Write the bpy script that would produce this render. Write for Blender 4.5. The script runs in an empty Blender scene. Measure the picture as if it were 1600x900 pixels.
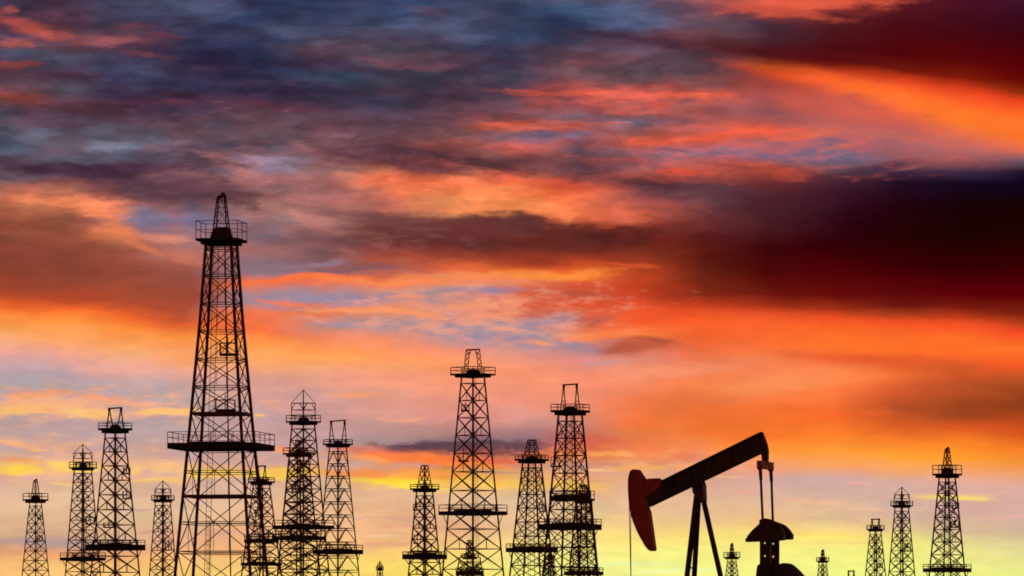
import bpy, bmesh, math, random
from mathutils import Vector, Matrix

# ------------------------------------------------------------------ camera
C = bpy.data.collections.new('oil_field'); bpy.context.scene.collection.children.link(C)
SC = bpy.context.scene
F = 8000.0            # focal length in pixels of the 1600 px wide photograph
YH = 1000.0           # row of the level line of sight (below the frame)
EYE = 1.7
cd = bpy.data.cameras.new('camera'); cam = bpy.data.objects.new('camera', cd); C.objects.link(cam)
cam.location = (0, 0, EYE); cam.rotation_euler = (math.radians(90), 0, 0)
cd.sensor_width = 36; cd.lens = 36 * F / 1600; cd.shift_y = (YH - 450) / 1600
cd.clip_start = 0.1; cd.clip_end = 60000
SC.camera = cam
SC.view_settings.view_transform = 'Standard'; SC.view_settings.look = 'None'
SC.view_settings.exposure = 0; SC.view_settings.gamma = 1

# ------------------------------------------------------------------ world: a sunset sky laid out by compass direction
W = bpy.data.worlds.new('World'); SC.world = W; W.use_nodes = True
NT = W.node_tree; NT.nodes.clear(); L = NT.links
def N(t, **k):
    n = NT.nodes.new(t)
    for a, b in k.items(): setattr(n, a, b)
    return n
def M(op, a, b=None, c=None):
    n = N('ShaderNodeMath', operation=op)
    for i, v in enumerate((a, b, c)):
        if v is None: continue
        if isinstance(v, (int, float)): n.inputs[i].default_value = v
        else: L.new(v, n.inputs[i])
    return n.outputs[0]
def lin(c):
    return tuple(((v/255)/12.92 if v/255 <= .04045 else ((v/255+.055)/1.055)**2.4) for v in c) + (1,)
def sky_dir(x, y):
    """direction measured on the photograph -> (azimuth, tangent of elevation), both scaled by F/1000"""
    az = math.atan((x-800)/F)
    return az*F/1000, (F/1000)*(YH-y)/F*math.cos(az)

tc = N('ShaderNodeTexCoord'); sp = N('ShaderNodeSeparateXYZ'); L.new(tc.outputs['Generated'], sp.inputs[0])
X_, Y_, Z_ = sp.outputs
az = M('ARCTAN2', X_, Y_)
hyp = M('SQRT', M('ADD', M('MULTIPLY', X_, X_), M('MULTIPLY', Y_, Y_)))
tl = M('DIVIDE', Z_, M('MAXIMUM', hyp, .05))
U0 = M('MULTIPLY', az, F/1000); V0 = M('MULTIPLY', tl, F/1000)
cmb = N('ShaderNodeCombineXYZ'); L.new(U0, cmb.inputs[0]); L.new(V0, cmb.inputs[1])
P0 = cmb.outputs[0]
def noise(vec, sx, sy, off, detail=6, rough=.55, dist=0):
    mp = N('ShaderNodeMapping'); mp.inputs['Scale'].default_value = (sx, sy, 1)
    mp.inputs['Location'].default_value = (off, off*.7, off*1.3); L.new(vec, mp.inputs[0])
    n = N('ShaderNodeTexNoise', noise_dimensions='2D'); n.inputs['Scale'].default_value = 1
    n.inputs['Detail'].default_value = detail; n.inputs['Roughness'].default_value = rough
    n.inputs['Distortion'].default_value = dist
    L.new(mp.outputs[0], n.inputs['Vector']); return n
def vm(op, a, b):
    n = N('ShaderNodeVectorMath', operation=op)
    for i, v in enumerate((a, b)):
        if isinstance(v, tuple): n.inputs[i].default_value = v
        else: L.new(v, n.inputs[i])
    return n.outputs[0]
n1 = noise(P0, 7, 24, 3.1, 3, .5)
n1b = noise(P0, 30, 105, 8.6, 4, .6)
w1 = vm('MULTIPLY', vm('SUBTRACT', n1.outputs['Color'], (.5,.5,.5)), (.10, .032, 0))
w2 = vm('MULTIPLY', vm('SUBTRACT', n1b.outputs['Color'], (.5,.5,.5)), (.030, .011, 0))
# the low sky and the great dark bank on the right are smoother than the broken deck overhead
def smooth(v, a, b, lo=0., hi=1., typ='SMOOTHSTEP'):
    n = N('ShaderNodeMapRange', interpolation_type=typ); L.new(v, n.inputs[0])
    for i, q in enumerate((a, b, lo, hi)): n.inputs[1+i].default_value = q
    return n.outputs[0]
broken = M('MAXIMUM', M('MULTIPLY', smooth(V0, .54, .76, .25, 1), smooth(U0, .22, .48, 1, .12)), .17)
w2s = N('ShaderNodeVectorMath', operation='SCALE'); L.new(w2, w2s.inputs[0]); L.new(broken, w2s.inputs['Scale'])
w1s = N('ShaderNodeVectorMath', operation='SCALE'); L.new(w1, w1s.inputs[0]); L.new(M('MULTIPLY', smooth(V0, .5, .75, .85, .6), smooth(U0, .25, .5, 1, .45)), w1s.inputs['Scale'])
P1 = vm('ADD', P0, vm('ADD', w1s.outputs[0], w2s.outputs[0]))
sp1 = N('ShaderNodeSeparateXYZ'); L.new(P1, sp1.inputs[0]); U = sp1.outputs[0]
# the bands high on the right sink towards the right: read them along that slope
V = M('ADD', sp1.outputs[1], M('MULTIPLY', M('MULTIPLY', M('MAXIMUM', M('SUBTRACT', M('MINIMUM', U, .85), .33), 0), .17), smooth(sp1.outputs[1], .66, .80)))
def slope(x, v):
    t = min(max((v-.66)/.14, 0), 1); return v + max(min(sky_dir(x, 450)[0], .85)-.33, 0)*.17*t*t*(3-2*t)
nE = M('SUBTRACT', noise(P0, 20, 74, 21.7, 7, .68).outputs[0], .5)      # edge noise of the cloud banks
def mix(fac, a, b, blend='MIX'):
    n = N('ShaderNodeMix', data_type='RGBA', blend_type=blend)
    if isinstance(fac, (int, float)): n.inputs[0].default_value = fac
    else: L.new(fac, n.inputs[0])
    for i, v in ((6, a), (7, b)):
        if isinstance(v, tuple): n.inputs[i].default_value = v
        else: L.new(v, n.inputs[i])
    return n.outputs[2]

# broad colours of the clouded sky, by compass column: (row, r, g, b)
COL = {
 0: [(0,58,48,70),(45,75,55,75),(78,78,80,102),(95,62,48,70),(125,100,66,74),(150,125,68,68),(178,78,64,80),(215,84,80,98),(255,84,76,92),(280,105,80,90),(300,190,108,85),(318,190,105,78),(340,146,80,62),(400,130,62,50),(440,150,65,46),(458,178,74,42),(474,238,102,46),(492,253,135,58),(515,250,165,90),(545,240,170,150),(572,205,165,172),(595,172,162,172),(640,183,160,163),(690,193,160,159),(750,213,168,157),(790,231,191,154),(820,220,178,142),(850,202,158,131),(872,234,160,115),(900,252,194,117)],
 100:[(0,64,50,70),(20,60,46,66),(55,90,64,78),(90,80,80,100),(115,76,52,72),(140,80,74,90),(165,98,54,66),(190,80,66,84),(215,86,82,98),(245,88,80,98),(260,78,60,78),(278,92,64,78),(296,168,100,85),(318,215,115,78),(336,152,84,64),(400,138,68,52),(440,152,68,50),(468,190,76,42),(484,248,108,46),(505,254,148,64),(530,250,165,105),(560,240,166,148),(585,190,162,172),(610,179,162,163),(660,185,158,163),(720,207,162,159),(780,231,191,154),(820,220,175,142),(850,198,156,131),(872,237,154,110),(900,255,192,113)],
 200:[(0,64,66,92),(30,60,56,80),(60,96,66,78),(85,70,54,80),(112,62,66,90),(135,58,56,82),(158,72,42,64),(185,76,58,76),(210,92,84,100),(235,106,106,126),(255,80,64,84),(275,78,52,70),(300,96,66,78),(322,160,95,85),(350,190,110,95),(385,185,105,80),(410,145,76,62),(450,158,74,54),(480,176,74,46),(496,240,98,46),(515,254,142,64),(545,250,165,100),(575,240,168,150),(598,186,164,172),(640,179,160,163),(700,195,160,161),(760,221,179,154),(810,233,191,150),(850,218,174,143),(875,242,162,115),(900,255,197,113)],
 300:[(0,70,78,106),(25,58,62,90),(50,50,50,76),(85,40,38,66),(108,62,44,66),(135,44,48,76),(160,60,42,66),(185,78,56,76),(210,100,84,98),(235,84,68,88),(262,88,60,76),(290,98,66,76),(318,100,78,92),(345,122,112,142),(372,170,118,118),(395,180,104,90),(425,158,84,74),(460,152,72,54),(490,168,76,52),(505,235,96,48),(530,252,145,68),(562,250,165,110),(590,225,165,155),(615,185,162,161),(660,183,158,161),(740,207,164,159),(800,231,191,154),(850,234,172,131),(880,252,182,117),(900,255,202,113)],
 400:[(0,44,42,72),(18,50,56,88),(45,52,60,92),(75,48,50,80),(100,38,38,66),(125,40,42,70),(145,52,36,60),(160,78,42,56),(185,104,74,84),(208,112,92,106),(225,92,70,84),(245,126,104,120),(262,140,122,146),(285,165,112,118),(305,112,80,86),(325,175,118,112),(345,150,112,116),(368,122,96,108),(392,160,104,104),(412,140,116,132),(428,150,120,134),(442,245,115,65),(455,190,135,130),(470,150,138,158),(488,245,120,80),(512,248,112,62),(540,253,158,78),(572,248,168,115),(600,217,160,149),(650,197,156,156),(720,203,158,156),(780,227,185,152),(840,245,187,132),(900,255,214,103)],
 500:[(0,46,56,88),(25,50,58,88),(50,70,72,98),(75,96,76,92),(98,58,44,66),(120,56,66,88),(145,40,42,68),(165,66,44,62),(190,96,74,88),(212,118,84,92),(232,100,72,82),(250,125,88,96),(275,165,108,105),(300,150,95,95),(322,128,92,94),(348,160,105,100),(372,125,85,90),(395,112,76,80),(415,140,90,88),(428,135,100,110),(442,240,110,70),(456,170,130,138),(474,138,132,158),(490,235,120,80),(508,200,140,125),(530,250,130,85),(560,253,165,85),(585,244,160,128),(620,207,155,151),(690,197,156,156),(760,225,179,147),(820,243,193,140),(870,252,207,120),(900,255,222,101)],
 600:[(0,48,58,90),(20,58,66,98),(45,80,80,108),(65,62,54,74),(90,95,74,86),(110,60,58,76),(130,62,66,84),(155,58,56,78),(180,80,62,80),(205,105,76,90),(225,110,68,74),(248,95,58,66),(270,200,105,75),(292,235,120,80),(315,205,110,92),(335,118,70,68),(360,104,52,50),(385,120,62,58),(405,165,78,62),(420,140,90,92),(438,242,112,66),(452,205,140,125),(470,138,132,158),(486,250,145,85),(505,160,140,150),(530,250,140,100),(560,252,158,90),(585,244,158,128),(640,221,156,143),(690,167,140,141),(712,237,120,61),(725,187,150,151),(745,255,170,71),(770,230,181,147),(820,237,179,134),(850,248,194,125),(885,255,222,101),(900,255,226,95)],
 700:[(0,56,66,98),(25,70,76,106),(50,82,84,114),(70,66,60,84),(95,78,56,70),(120,62,52,72),(150,66,48,66),(175,90,58,68),(200,120,78,84),(220,160,86,82),(240,105,62,70),(262,150,80,72),(285,238,118,76),(310,245,145,90),(330,240,145,95),(345,118,66,60),(375,100,46,44),(400,150,62,44),(418,225,100,62),(440,240,135,90),(455,165,140,145),(475,200,140,135),(500,150,136,154),(525,160,142,158),(545,248,140,105),(570,252,158,100),(600,249,152,119),(650,222,150,139),(690,137,105,111),(702,157,90,81),(716,247,130,56),(730,202,120,81),(748,255,200,66),(775,227,185,147),(820,233,179,137),(850,248,198,125),(885,255,230,113),(900,255,232,109)],
 800:[(0,58,66,96),(20,50,60,90),(50,60,70,102),(75,50,50,78),(100,66,56,80),(130,70,62,82),(155,80,62,78),(178,140,70,68),(198,205,92,74),(212,140,100,112),(230,200,100,88),(250,120,68,72),(270,190,86,66),(300,248,125,72),(328,252,145,85),(345,105,60,60),(385,102,42,38),(408,150,56,38),(425,248,110,50),(442,235,130,90),(455,230,110,75),(470,225,105,75),(488,205,110,95),(505,150,138,155),(530,150,140,158),(548,225,150,135),(575,250,152,112),(605,246,150,118),(655,222,152,142),(690,140,108,118),(704,225,120,80),(722,205,130,115),(744,240,185,100),(775,220,187,153),(820,236,193,146),(860,247,222,138),(900,251,238,122)],
 900:[(0,78,86,116),(18,62,72,104),(35,48,56,86),(52,60,54,78),(80,88,68,84),(105,110,74,82),(125,115,80,88),(142,190,84,70),(155,205,88,68),(168,160,76,68),(182,105,98,118),(195,180,92,80),(212,110,98,120),(228,100,72,86),(250,110,70,78),(272,105,60,66),(290,225,92,60),(315,240,118,78),(340,245,115,72),(355,150,62,44),(385,108,44,34),(408,165,60,36),(425,252,110,48),(440,225,88,50),(460,185,80,60),(480,222,82,48),(502,210,100,75),(520,240,130,80),(535,165,135,145),(560,220,140,135),(590,248,142,112),(630,244,145,115),(665,210,140,125),(690,200,105,95),(712,235,130,75),(735,200,140,130),(755,238,168,106),(785,222,187,149),(830,240,203,141),(870,249,234,138),(900,249,240,130)],
 1000:[(0,82,90,122),(28,76,86,118),(50,64,60,86),(62,72,48,68),(85,95,74,90),(108,90,66,78),(130,105,66,72),(148,235,96,70),(160,215,88,66),(175,180,82,70),(190,105,94,112),(208,150,90,88),(222,215,90,66),(238,125,95,112),(255,135,88,98),(275,165,78,72),(288,100,54,62),(310,160,82,80),(335,220,100,75),(352,155,66,50),(375,110,40,30),(408,140,52,32),(432,180,64,34),(460,205,66,36),(485,240,86,44),(508,240,92,46),(522,245,120,62),(540,190,95,70),(560,225,138,118),(590,246,142,108),(630,238,120,70),(665,235,120,66),(690,240,130,75),(712,232,125,75),(735,215,155,140),(765,222,175,149),(800,230,189,146),(840,248,218,121),(870,251,244,142),(888,233,246,160),(900,245,245,140)],
 1100:[(0,160,84,82),(18,110,70,82),(38,100,80,98),(55,110,72,80),(72,90,50,62),(90,82,56,70),(115,100,66,74),(135,150,78,74),(152,245,98,70),(168,175,90,84),(185,140,80,80),(205,200,84,66),(222,200,92,76),(240,112,98,118),(258,160,86,84),(268,190,84,72),(290,88,54,66),(315,100,58,66),(340,115,50,48),(365,90,26,24),(400,88,24,18),(430,110,36,20),(460,130,40,22),(480,205,66,34),(500,248,92,42),(525,245,98,46),(545,238,110,66),(570,244,128,92),(600,246,130,75),(635,240,116,58),(675,238,115,48),(700,244,135,75),(725,225,150,130),(760,218,171,149),(800,230,185,146),(840,251,219,123),(875,252,246,142),(900,250,247,142)],
 1200:[(0,225,95,74),(16,150,66,70),(35,70,44,60),(60,70,34,44),(85,62,20,26),(100,150,56,20),(112,165,62,34),(135,165,70,64),(160,178,78,72),(178,140,78,86),(195,180,84,76),(206,240,92,62),(220,130,96,116),(245,108,98,124),(262,165,72,60),(285,110,46,48),(310,68,24,36),(345,62,14,20),(385,60,6,10),(430,76,8,8),(460,104,20,16),(478,160,50,24),(490,230,78,40),(510,250,100,44),(540,248,110,52),(575,246,132,84),(600,250,140,85),(640,244,112,48),(680,250,120,46),(705,254,150,60),(730,245,160,120),(750,214,170,165),(790,224,181,151),(820,244,189,121),(845,255,230,116),(880,246,243,140),(900,246,245,138)],
 1300:[(0,120,44,50),(18,100,36,42),(32,80,28,34),(60,76,18,24),(90,74,8,10),(104,120,28,12),(116,225,80,40),(130,250,96,48),(148,212,88,66),(170,206,92,76),(190,185,95,90),(204,190,100,95),(215,130,96,118),(240,104,98,122),(258,110,84,98),(275,80,44,56),(300,60,22,40),(335,40,4,20),(385,50,0,6),(430,80,4,6),(462,104,12,12),(484,160,50,24),(496,240,78,36),(515,252,104,42),(540,252,118,46),(560,235,98,50),(580,252,136,78),(615,248,120,62),(650,244,104,44),(680,252,125,44),(705,255,155,56),(730,246,165,105),(750,212,170,168),(780,213,173,157),(810,224,189,151),(830,253,219,126),(860,246,243,135),(900,240,245,140)],
 1400:[(0,92,26,36),(30,74,14,24),(60,74,8,14),(90,80,4,8),(108,120,28,12),(124,225,70,34),(145,254,112,44),(165,248,102,58),(182,226,98,72),(200,190,96,92),(225,160,98,110),(248,150,88,92),(268,70,40,62),(285,34,14,36),(320,35,3,14),(370,35,3,4),(420,60,0,4),(455,90,6,10),(478,106,22,16),(492,170,60,30),(502,245,80,38),(525,254,108,42),(548,252,110,42),(564,232,94,44),(585,246,116,56),(610,222,92,48),(640,180,78,40),(665,215,92,38),(690,252,128,44),(715,255,160,52),(738,244,168,110),(755,218,175,163),(800,213,173,159),(825,226,193,146),(850,246,235,122),(900,238,245,140)],
 1500:[(0,74,18,36),(30,66,12,26),(60,70,6,14),(95,90,6,8),(120,130,26,10),(140,225,66,34),(160,252,96,42),(190,255,122,44),(212,225,108,80),(235,180,100,100),(252,150,84,86),(268,60,44,72),(285,22,8,30),(320,23,3,6),(370,29,3,2),(420,50,0,2),(460,90,2,8),(482,120,26,16),(496,180,56,26),(508,248,80,38),(530,255,112,42),(555,252,106,42),(572,215,88,40),(600,190,80,40),(630,155,68,32),(650,150,66,30),(672,225,90,36),(695,254,140,42),(718,255,160,48),(736,246,160,110),(755,222,173,161),(800,214,173,161),(830,216,189,151),(860,236,225,145),(900,236,243,138)],
 1600:[(0,64,18,44),(30,56,8,28),(60,62,4,12),(100,84,2,8),(128,104,8,6),(145,140,44,14),(160,240,70,34),(185,255,112,40),(215,255,120,44),(235,225,110,85),(252,120,84,100),(268,34,18,46),(285,14,4,26),(320,23,3,4),(370,31,3,2),(420,56,0,2),(460,90,0,8),(490,120,30,16),(504,175,60,26),(520,250,76,40),(545,255,118,42),(570,245,90,40),(588,190,84,36),(615,148,62,30),(635,146,60,28),(655,180,72,28),(675,215,84,32),(698,246,120,40),(725,252,150,55),(745,240,165,120),(765,220,173,163),(805,213,173,163),(835,211,184,153),(862,230,217,155),(900,234,239,142)],
}
BELOW = [(960,244,214,120),(1000,225,170,100)]
TOPS = [(-250,50,46,74),(-700,34,36,64)]
def ramp(stops, vin, v_lo, v_hi):
    """stops: sorted list of (position, rgb linear); returns colour output over [v_lo, v_hi]"""
    mr = smooth(vin, v_lo, v_hi, 0, 1, 'LINEAR')
    r = N('ShaderNodeValToRGB'); e = r.color_ramp.elements
    st = [((p-v_lo)/(v_hi-v_lo), c) for p, c in stops]
    while len(e) > 1: e.remove(e[-1])
    e[0].position, e[0].color = st[0]
    for p, c in st[1:]:
        q = e.new(p); q.color = c
    L.new(mr, r.inputs[0]); return r.outputs[0]
cols = []
for x in sorted(COL):
    st = [(slope(x, sky_dir(x, y)[1]), lin((r, g, b))) for y, r, g, b in TOPS[::-1] + COL[x] + BELOW]
    st.sort(key=lambda s: s[0])
    cut = sky_dir(x, 450)[1]
    for a, b in zip(st, st[1:]):
        if a[0] <= cut <= b[0]:
            t = (cut-a[0])/(b[0]-a[0]); mid = (cut, tuple(a[1][i]*(1-t)+b[1][i]*t for i in range(4))); break
    lo = [s for s in st if s[0] < cut-1e-4] + [mid]; hi = [mid] + [s for s in st if s[0] > cut+1e-4]
    c_lo = ramp(lo, V, 0, cut); c_hi = ramp(hi, V, cut, 1.7)
    cols.append((sky_dir(x, 450)[0], mix(M('GREATER_THAN', V, cut), c_lo, c_hi)))
col = cols[0][1]
for (ua, _), (ub, cb) in zip(cols, cols[1:]):
    col = mix(smooth(U, ua, ub, 0, 1, 'LINEAR'), col, cb)

# single cloud streaks: (x, y, half width, half height, tilt, colour, opacity, softness, raggedness)
ST = []
def s(x, y, rx, ry, rot, c, op=.9, soft=.8, rag=1.2): ST.append((x, y, rx, ry, rot, c, op, soft, rag))
for a in [
 (60,52,120,34,8,(120,66,74),.6,1.2,2),(17,13,18,6,-10,(190,96,80),.7,1,2),(55,44,72,11,14,(206,92,74),.85,1,2),(20,67,36,9,5,(180,88,76),.8,1,2),(27,100,36,6,-3,(168,78,66),.8,1,2),(20,155,60,9,3,(155,72,60),.7),
 (170,66,44,8,0,(160,82,76),.8,1,1.8),(205,46,20,6,0,(126,66,74),.7,1,1.8),(248,55,26,5,5,(120,54,66),.7,1,1.8),(225,88,46,5,3,(130,68,68),.7,1,1.8),
 (340,85,50,14,-4,(36,30,60),.8),(340,45,46,9,-8,(42,42,70),.7),(190,148,30,9,10,(48,34,58),.7),(290,150,46,7,8,(60,32,50),.8),(278,160,36,5,5,(104,50,54),.6),
 (10,50,28,5,5,(66,52,76),.7),(40,80,50,6,0,(80,88,108),.7),(105,92,36,8,0,(84,90,110),.6),(195,112,60,16,5,(62,68,95),.6),(330,18,60,13,0,(78,82,110),.6),
 (540,78,56,13,14,(104,80,94),.7),(640,100,62,6,6,(122,74,84),.7),(665,18,36,8,0,(90,66,84),.6),(540,105,85,7,6,(58,40,58),.6),(450,48,40,10,6,(78,80,106),.5),
 (705,46,60,12,10,(82,86,114),.6),(430,148,95,10,5,(38,34,62),.7),(440,166,62,7,6,(92,40,50),.6),(785,192,40,6,0,(222,98,72)),(620,142,40,8,5,(88,64,82),.5),
 (60,212,42,8,-5,(106,106,126),.6),(175,232,42,7,0,(124,124,146),.6),(150,262,40,13,8,(70,40,60),.8),(28,247,32,9,0,(76,56,72),.6),(265,288,80,19,10,(90,58,70),.7),(250,240,50,9,-8,(84,66,86),.5),
 (370,262,55,10,22,(185,122,120),.7),(425,255,44,13,5,(140,126,150),.7),(328,272,28,9,25,(108,72,80),.7),(395,310,36,9,0,(102,68,72),.8),(468,228,36,8,24,(170,112,110),.45),
 (560,243,110,13,5,(88,52,62),.85),(660,260,100,10,10,(98,56,64),.8),(780,258,46,11,0,(86,54,64),.7),
 (600,284,66,13,5,(248,118,78),.7),(720,282,26,6,0,(252,130,90),.6),(780,315,95,20,10,(254,146,84),.7),(430,322,66,9,16,(200,132,120),.5),(490,345,46,9,12,(208,136,124),.4),
 (490,304,70,8,4,(124,84,88),.6),(570,338,90,9,5,(116,74,78),.75),(700,364,120,26,2,(98,44,42),.9,.7,.9),(815,348,44,15,6,(98,54,54),.85,.7,.9),(885,376,90,19,2,(100,40,34),.9,.7,.9),
 (395,355,62,9,10,(126,98,110),.6),(480,437,135,5,-3,(254,118,62),.9,.6,.5),(700,434,200,8,-2,(250,140,86),.8),(860,428,92,9,0,(255,152,60),.8,.9,.5),
 (540,424,64,3.5,-4,(126,86,94),.8,.7,.6),(500,412,52,6,-3,(142,130,156),.6),(985,418,40,3.5,6,(226,90,50),.5,.9,.4),(893,345,20,7,-25,(252,156,85),.4),
 (110,314,88,8,2,(240,134,92),.8),(160,330,46,15,10,(246,138,92),.8),(180,368,44,16,5,(250,142,90),.75),(222,386,34,7,18,(244,138,98),.6),(262,372,42,7,4,(238,144,116),.8),
 (228,346,38,20,25,(122,116,142),.85),(282,345,46,7,0,(108,106,140),.6),(292,402,34,9,6,(214,122,100),.5),(235,402,30,6,5,(172,112,106),.6),
 (110,405,130,40,3,(136,66,50),.5),
 (560,465,150,10,2,(142,136,164),.7),(770,457,72,7,0,(138,132,162),.8),(470,472,52,6,3,(250,116,66),.8),(600,490,112,5,3,(255,152,84),.9,.7,.7),(632,465,36,3.5,3,(246,152,114)),
 (740,476,72,8,-8,(246,156,120),.7),(800,480,28,16,-10,(246,150,114),.7),(560,506,80,7,4,(156,142,162),.8),(690,516,62,7,5,(150,140,164),.8),(755,532,85,11,8,(150,138,162),.7),
 (845,500,50,9,0,(150,140,164),.7),(826,534,22,4,3,(250,152,100),.85,.8,.6),(680,511,32,5,5,(232,160,140),.6,1,1.6),(790,517,34,5,8,(236,156,136),.6,1,1.6),(700,487,20,4,0,(150,140,160),.6),
 (930,522,78,7,-3,(250,128,72),.8),(930,502,38,6,-3,(176,90,72),.8,.8,.7),(985,541,58,8,-6,(188,86,62),.8,.8,.7),(1012,530,36,5,5,(172,78,58),.7,.8,.7),(900,543,60,7,4,(164,136,150),.6),(955,567,46,5,0,(186,148,152),.6),
 (840,145,56,4.5,2,(205,86,70)),(960,147,92,5,0,(240,98,70)),(1065,151,72,6,-2,(244,98,68)),(1000,173,60,4,0,(220,92,70)),(935,160,32,3,0,(218,90,70)),(970,193,26,2.5,3,(228,106,88)),
 (1000,189,52,7,0,(106,100,124),.7),(860,216,52,7,0,(102,98,124),.7),(850,203,62,3.5,-1,(224,100,82)),(1105,212,52,6,-6,(242,92,64)),(1185,205,90,8,-3,(248,98,64)),(1255,211,56,6,-6,(238,110,80)),
 (1025,222,42,4,5,(238,98,70)),(1110,237,90,10,2,(106,98,126),.9,.8,1.0),(1290,243,100,11,3,(100,98,128),.9,.8,1.0),(1310,230,44,6,-10,(190,106,98),.6),(1225,272,36,11,5,(176,72,54),.7),(1420,262,34,4,-8,(150,86,86),.6),
 (1062,269,46,4,3,(228,82,62),.8),(1060,290,140,7,6,(82,50,62),.7),(920,98,36,6,5,(145,84,90),.6),(930,52,62,5,8,(46,36,58),.7),(882,32,40,11,20,(44,52,84),.8),(1010,64,82,7,10,(66,42,60),.7),(985,26,60,17,0,(84,92,124),.6),
 (1340,134,190,11,10,(254,92,40),.75,.9,.15),(1480,176,190,17,15,(255,120,44),.8,.9,.15),(1250,84,200,12,7,(84,14,20),.6,.9,.2),(1420,215,120,8,8,(196,104,96),.5,1,.5),(1200,105,50,5,8,(180,76,30),.7,.9,.5),(1300,166,120,16,9,(212,92,76),.65,1,.4),
 (1370,262,66,8,-8,(64,40,64),.7),(1350,558,130,7,2,(228,90,46),.6,1,.6),
 (50,634,62,13,-3,(246,172,118),.85),(40,640,52,8,0,(255,196,104),.9,.6,1),(65,621,44,6,0,(240,148,104),.8),(120,640,80,12,0,(244,170,132),.7),(130,644,52,7,0,(255,204,120),.9,.6,1),(165,623,52,5,3,(238,150,118)),(105,613,16,3,0,(232,140,105)),(152,612,24,2.5,-5,(236,164,140)),
 (255,641,66,10,0,(246,172,136),.7),(262,642,58,7,0,(255,208,112),.9,.6,1),(225,626,52,4,0,(240,166,146)),(25,612,20,2,0,(218,166,160)),(235,616,14,2,-12,(236,164,150),.7),(275,613,14,2,-5,(226,166,156),.7),
 (570,618,42,5,-2,(248,162,112),.8,.9,.7),(640,651,36,2.5,0,(250,168,114),.8,.9,.6),(405,649,12,3,0,(254,194,88),.8),(500,500,3,1,0,(200,140,125),0),
 (30,690,38,6,8,(252,180,108)),(65,700,24,3.5,4,(254,188,108)),(30,733,52,14,0,(246,184,118),.75),(24,735,40,9,0,(255,212,74),.95,.55,1),(25,722,34,4,3,(240,146,76),.8),(60,717,16,2.5,0,(246,186,140),.7),
 (112,728,52,13,0,(244,186,138),.7),(114,731,44,8,0,(255,218,82),.95,.55,1),(105,712,20,6,0,(240,170,150),.6),(100,757,22,3.5,0,(250,208,128),.8),(215,732,18,6,5,(254,208,112)),(265,730,30,6,0,(252,202,122)),(235,749,32,3.5,0,(255,226,96)),(275,748,26,5,0,(255,218,86)),
 (330,736,66,13,0,(246,182,120),.7),(335,739,54,8,0,(255,214,78),.95,.6,1),(425,740,74,13,0,(250,176,96),.7),(425,743,64,9,0,(255,218,74),.95,.6,1),(430,702,62,5,3,(252,152,98),.8),
 (690,698,150,10,-1.5,(84,64,82),.95,.6,1.5),(730,701,100,8,1,(104,66,72),.85,.8,1.8),(590,706,62,8,3,(248,122,80),.8),(650,717,95,7,2,(246,112,56),.85),(760,724,72,6,3,(250,142,56),.8),
 (605,752,80,12,5,(255,220,52),.95),(640,764,60,6,4,(255,230,76),.8),(560,738,62,6,0,(252,138,72),.8),(685,745,85,6,0,(246,148,76),.7),(790,757,62,6,0,(255,204,76),.8),(640,728,52,3.5,0,(188,154,166),.7),(780,738,52,2.5,0,(184,128,130),.7),
 (930,690,90,9,0,(228,100,64),.6,.9,.8),(940,706,36,4.5,0,(254,168,84),.8),(880,765,72,7,2,(254,194,86),.8),(930,738,32,2.5,0,(246,202,140),.8),(1010,729,82,6,-3,(252,174,92),.8),(1066,712,36,5,0,(226,114,72),.7),
 (1142,745,32,2.2,0,(252,192,122),.85,.9,.4),(1160,766,16,2,0,(238,166,144),.8),(1060,778,32,1.8,0,(228,172,150),.7),
 (1280,784,48,5,2,(246,190,146),.75,.9,.8),(1350,795,36,2.5,2,(242,178,150),.9,.9,.5),(1240,780,14,2,0,(240,166,146),.7),(1345,755,20,2,0,(242,172,164),.8),(1440,756,18,2,0,(238,166,160),.7),
 (1480,776,80,8,0,(240,186,150),.6),(1480,777,60,4.5,0,(253,222,120),.85,.9,.6),(1525,779,36,3,2,(254,222,118),.8),(1580,809,30,2.5,-3,(238,172,160),.7),(1300,836,92,7,2,(254,206,108),.7,.9,.6),(1280,838,60,3,0,(255,238,108),.8),(1330,847,80,2.5,0,(244,196,124),.7),
 (70,848,100,11,2,(172,148,148),.7,.9,.6),(210,797,32,2.5,0,(206,160,160),.7),(225,832,22,2.5,0,(212,150,142),.7),(355,835,44,7,0,(224,160,138),.6),(375,862,64,7,0,(230,152,118),.6),
 (580,812,62,2.5,0,(214,166,150),.7),(635,821,64,2.5,0,(234,160,130),.7),(600,851,74,4,0,(228,166,128),.7),(590,839,42,2.5,0,(240,218,164),.7),
 (862,805,26,3.5,0,(242,198,150),.7),(960,838,72,6,0,(252,218,112),.7),(1080,822,52,6,0,(248,208,130),.6),(980,880,84,3.5,-2,(220,244,190),.8,.9,.6),(1060,891,105,3.5,-3,(224,246,196),.8,.9,.6),
 (215,720,70,10,0,(236,178,150),.5),(250,742,90,14,0,(236,180,150),.45),(60,692,80,14,4,(240,176,140),.5),
 (690,600,90,14,4,(250,160,130),.3),(1060,580,120,10,-6,(246,152,112),.4),(1230,600,120,12,-4,(252,150,92),.4),(1120,650,150,12,-4,(240,112,54),.35),
 (1300,640,120,10,3,(238,104,44),.35),(1450,575,120,9,5,(226,92,42),.4),(1100,625,90,6,-4,(226,112,68),.35),(1480,610,110,8,4,(190,84,42),.35),
 (720,500,150,36,-4,(246,158,122),.75,1.7,3.8),(640,478,120,16,0,(248,150,110),.6,1.7,3.2),(150,632,190,24,0,(250,176,128),.55,1.7,3.8),(150,728,220,26,0,(250,186,120),.5,1.7,3.8),
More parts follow.
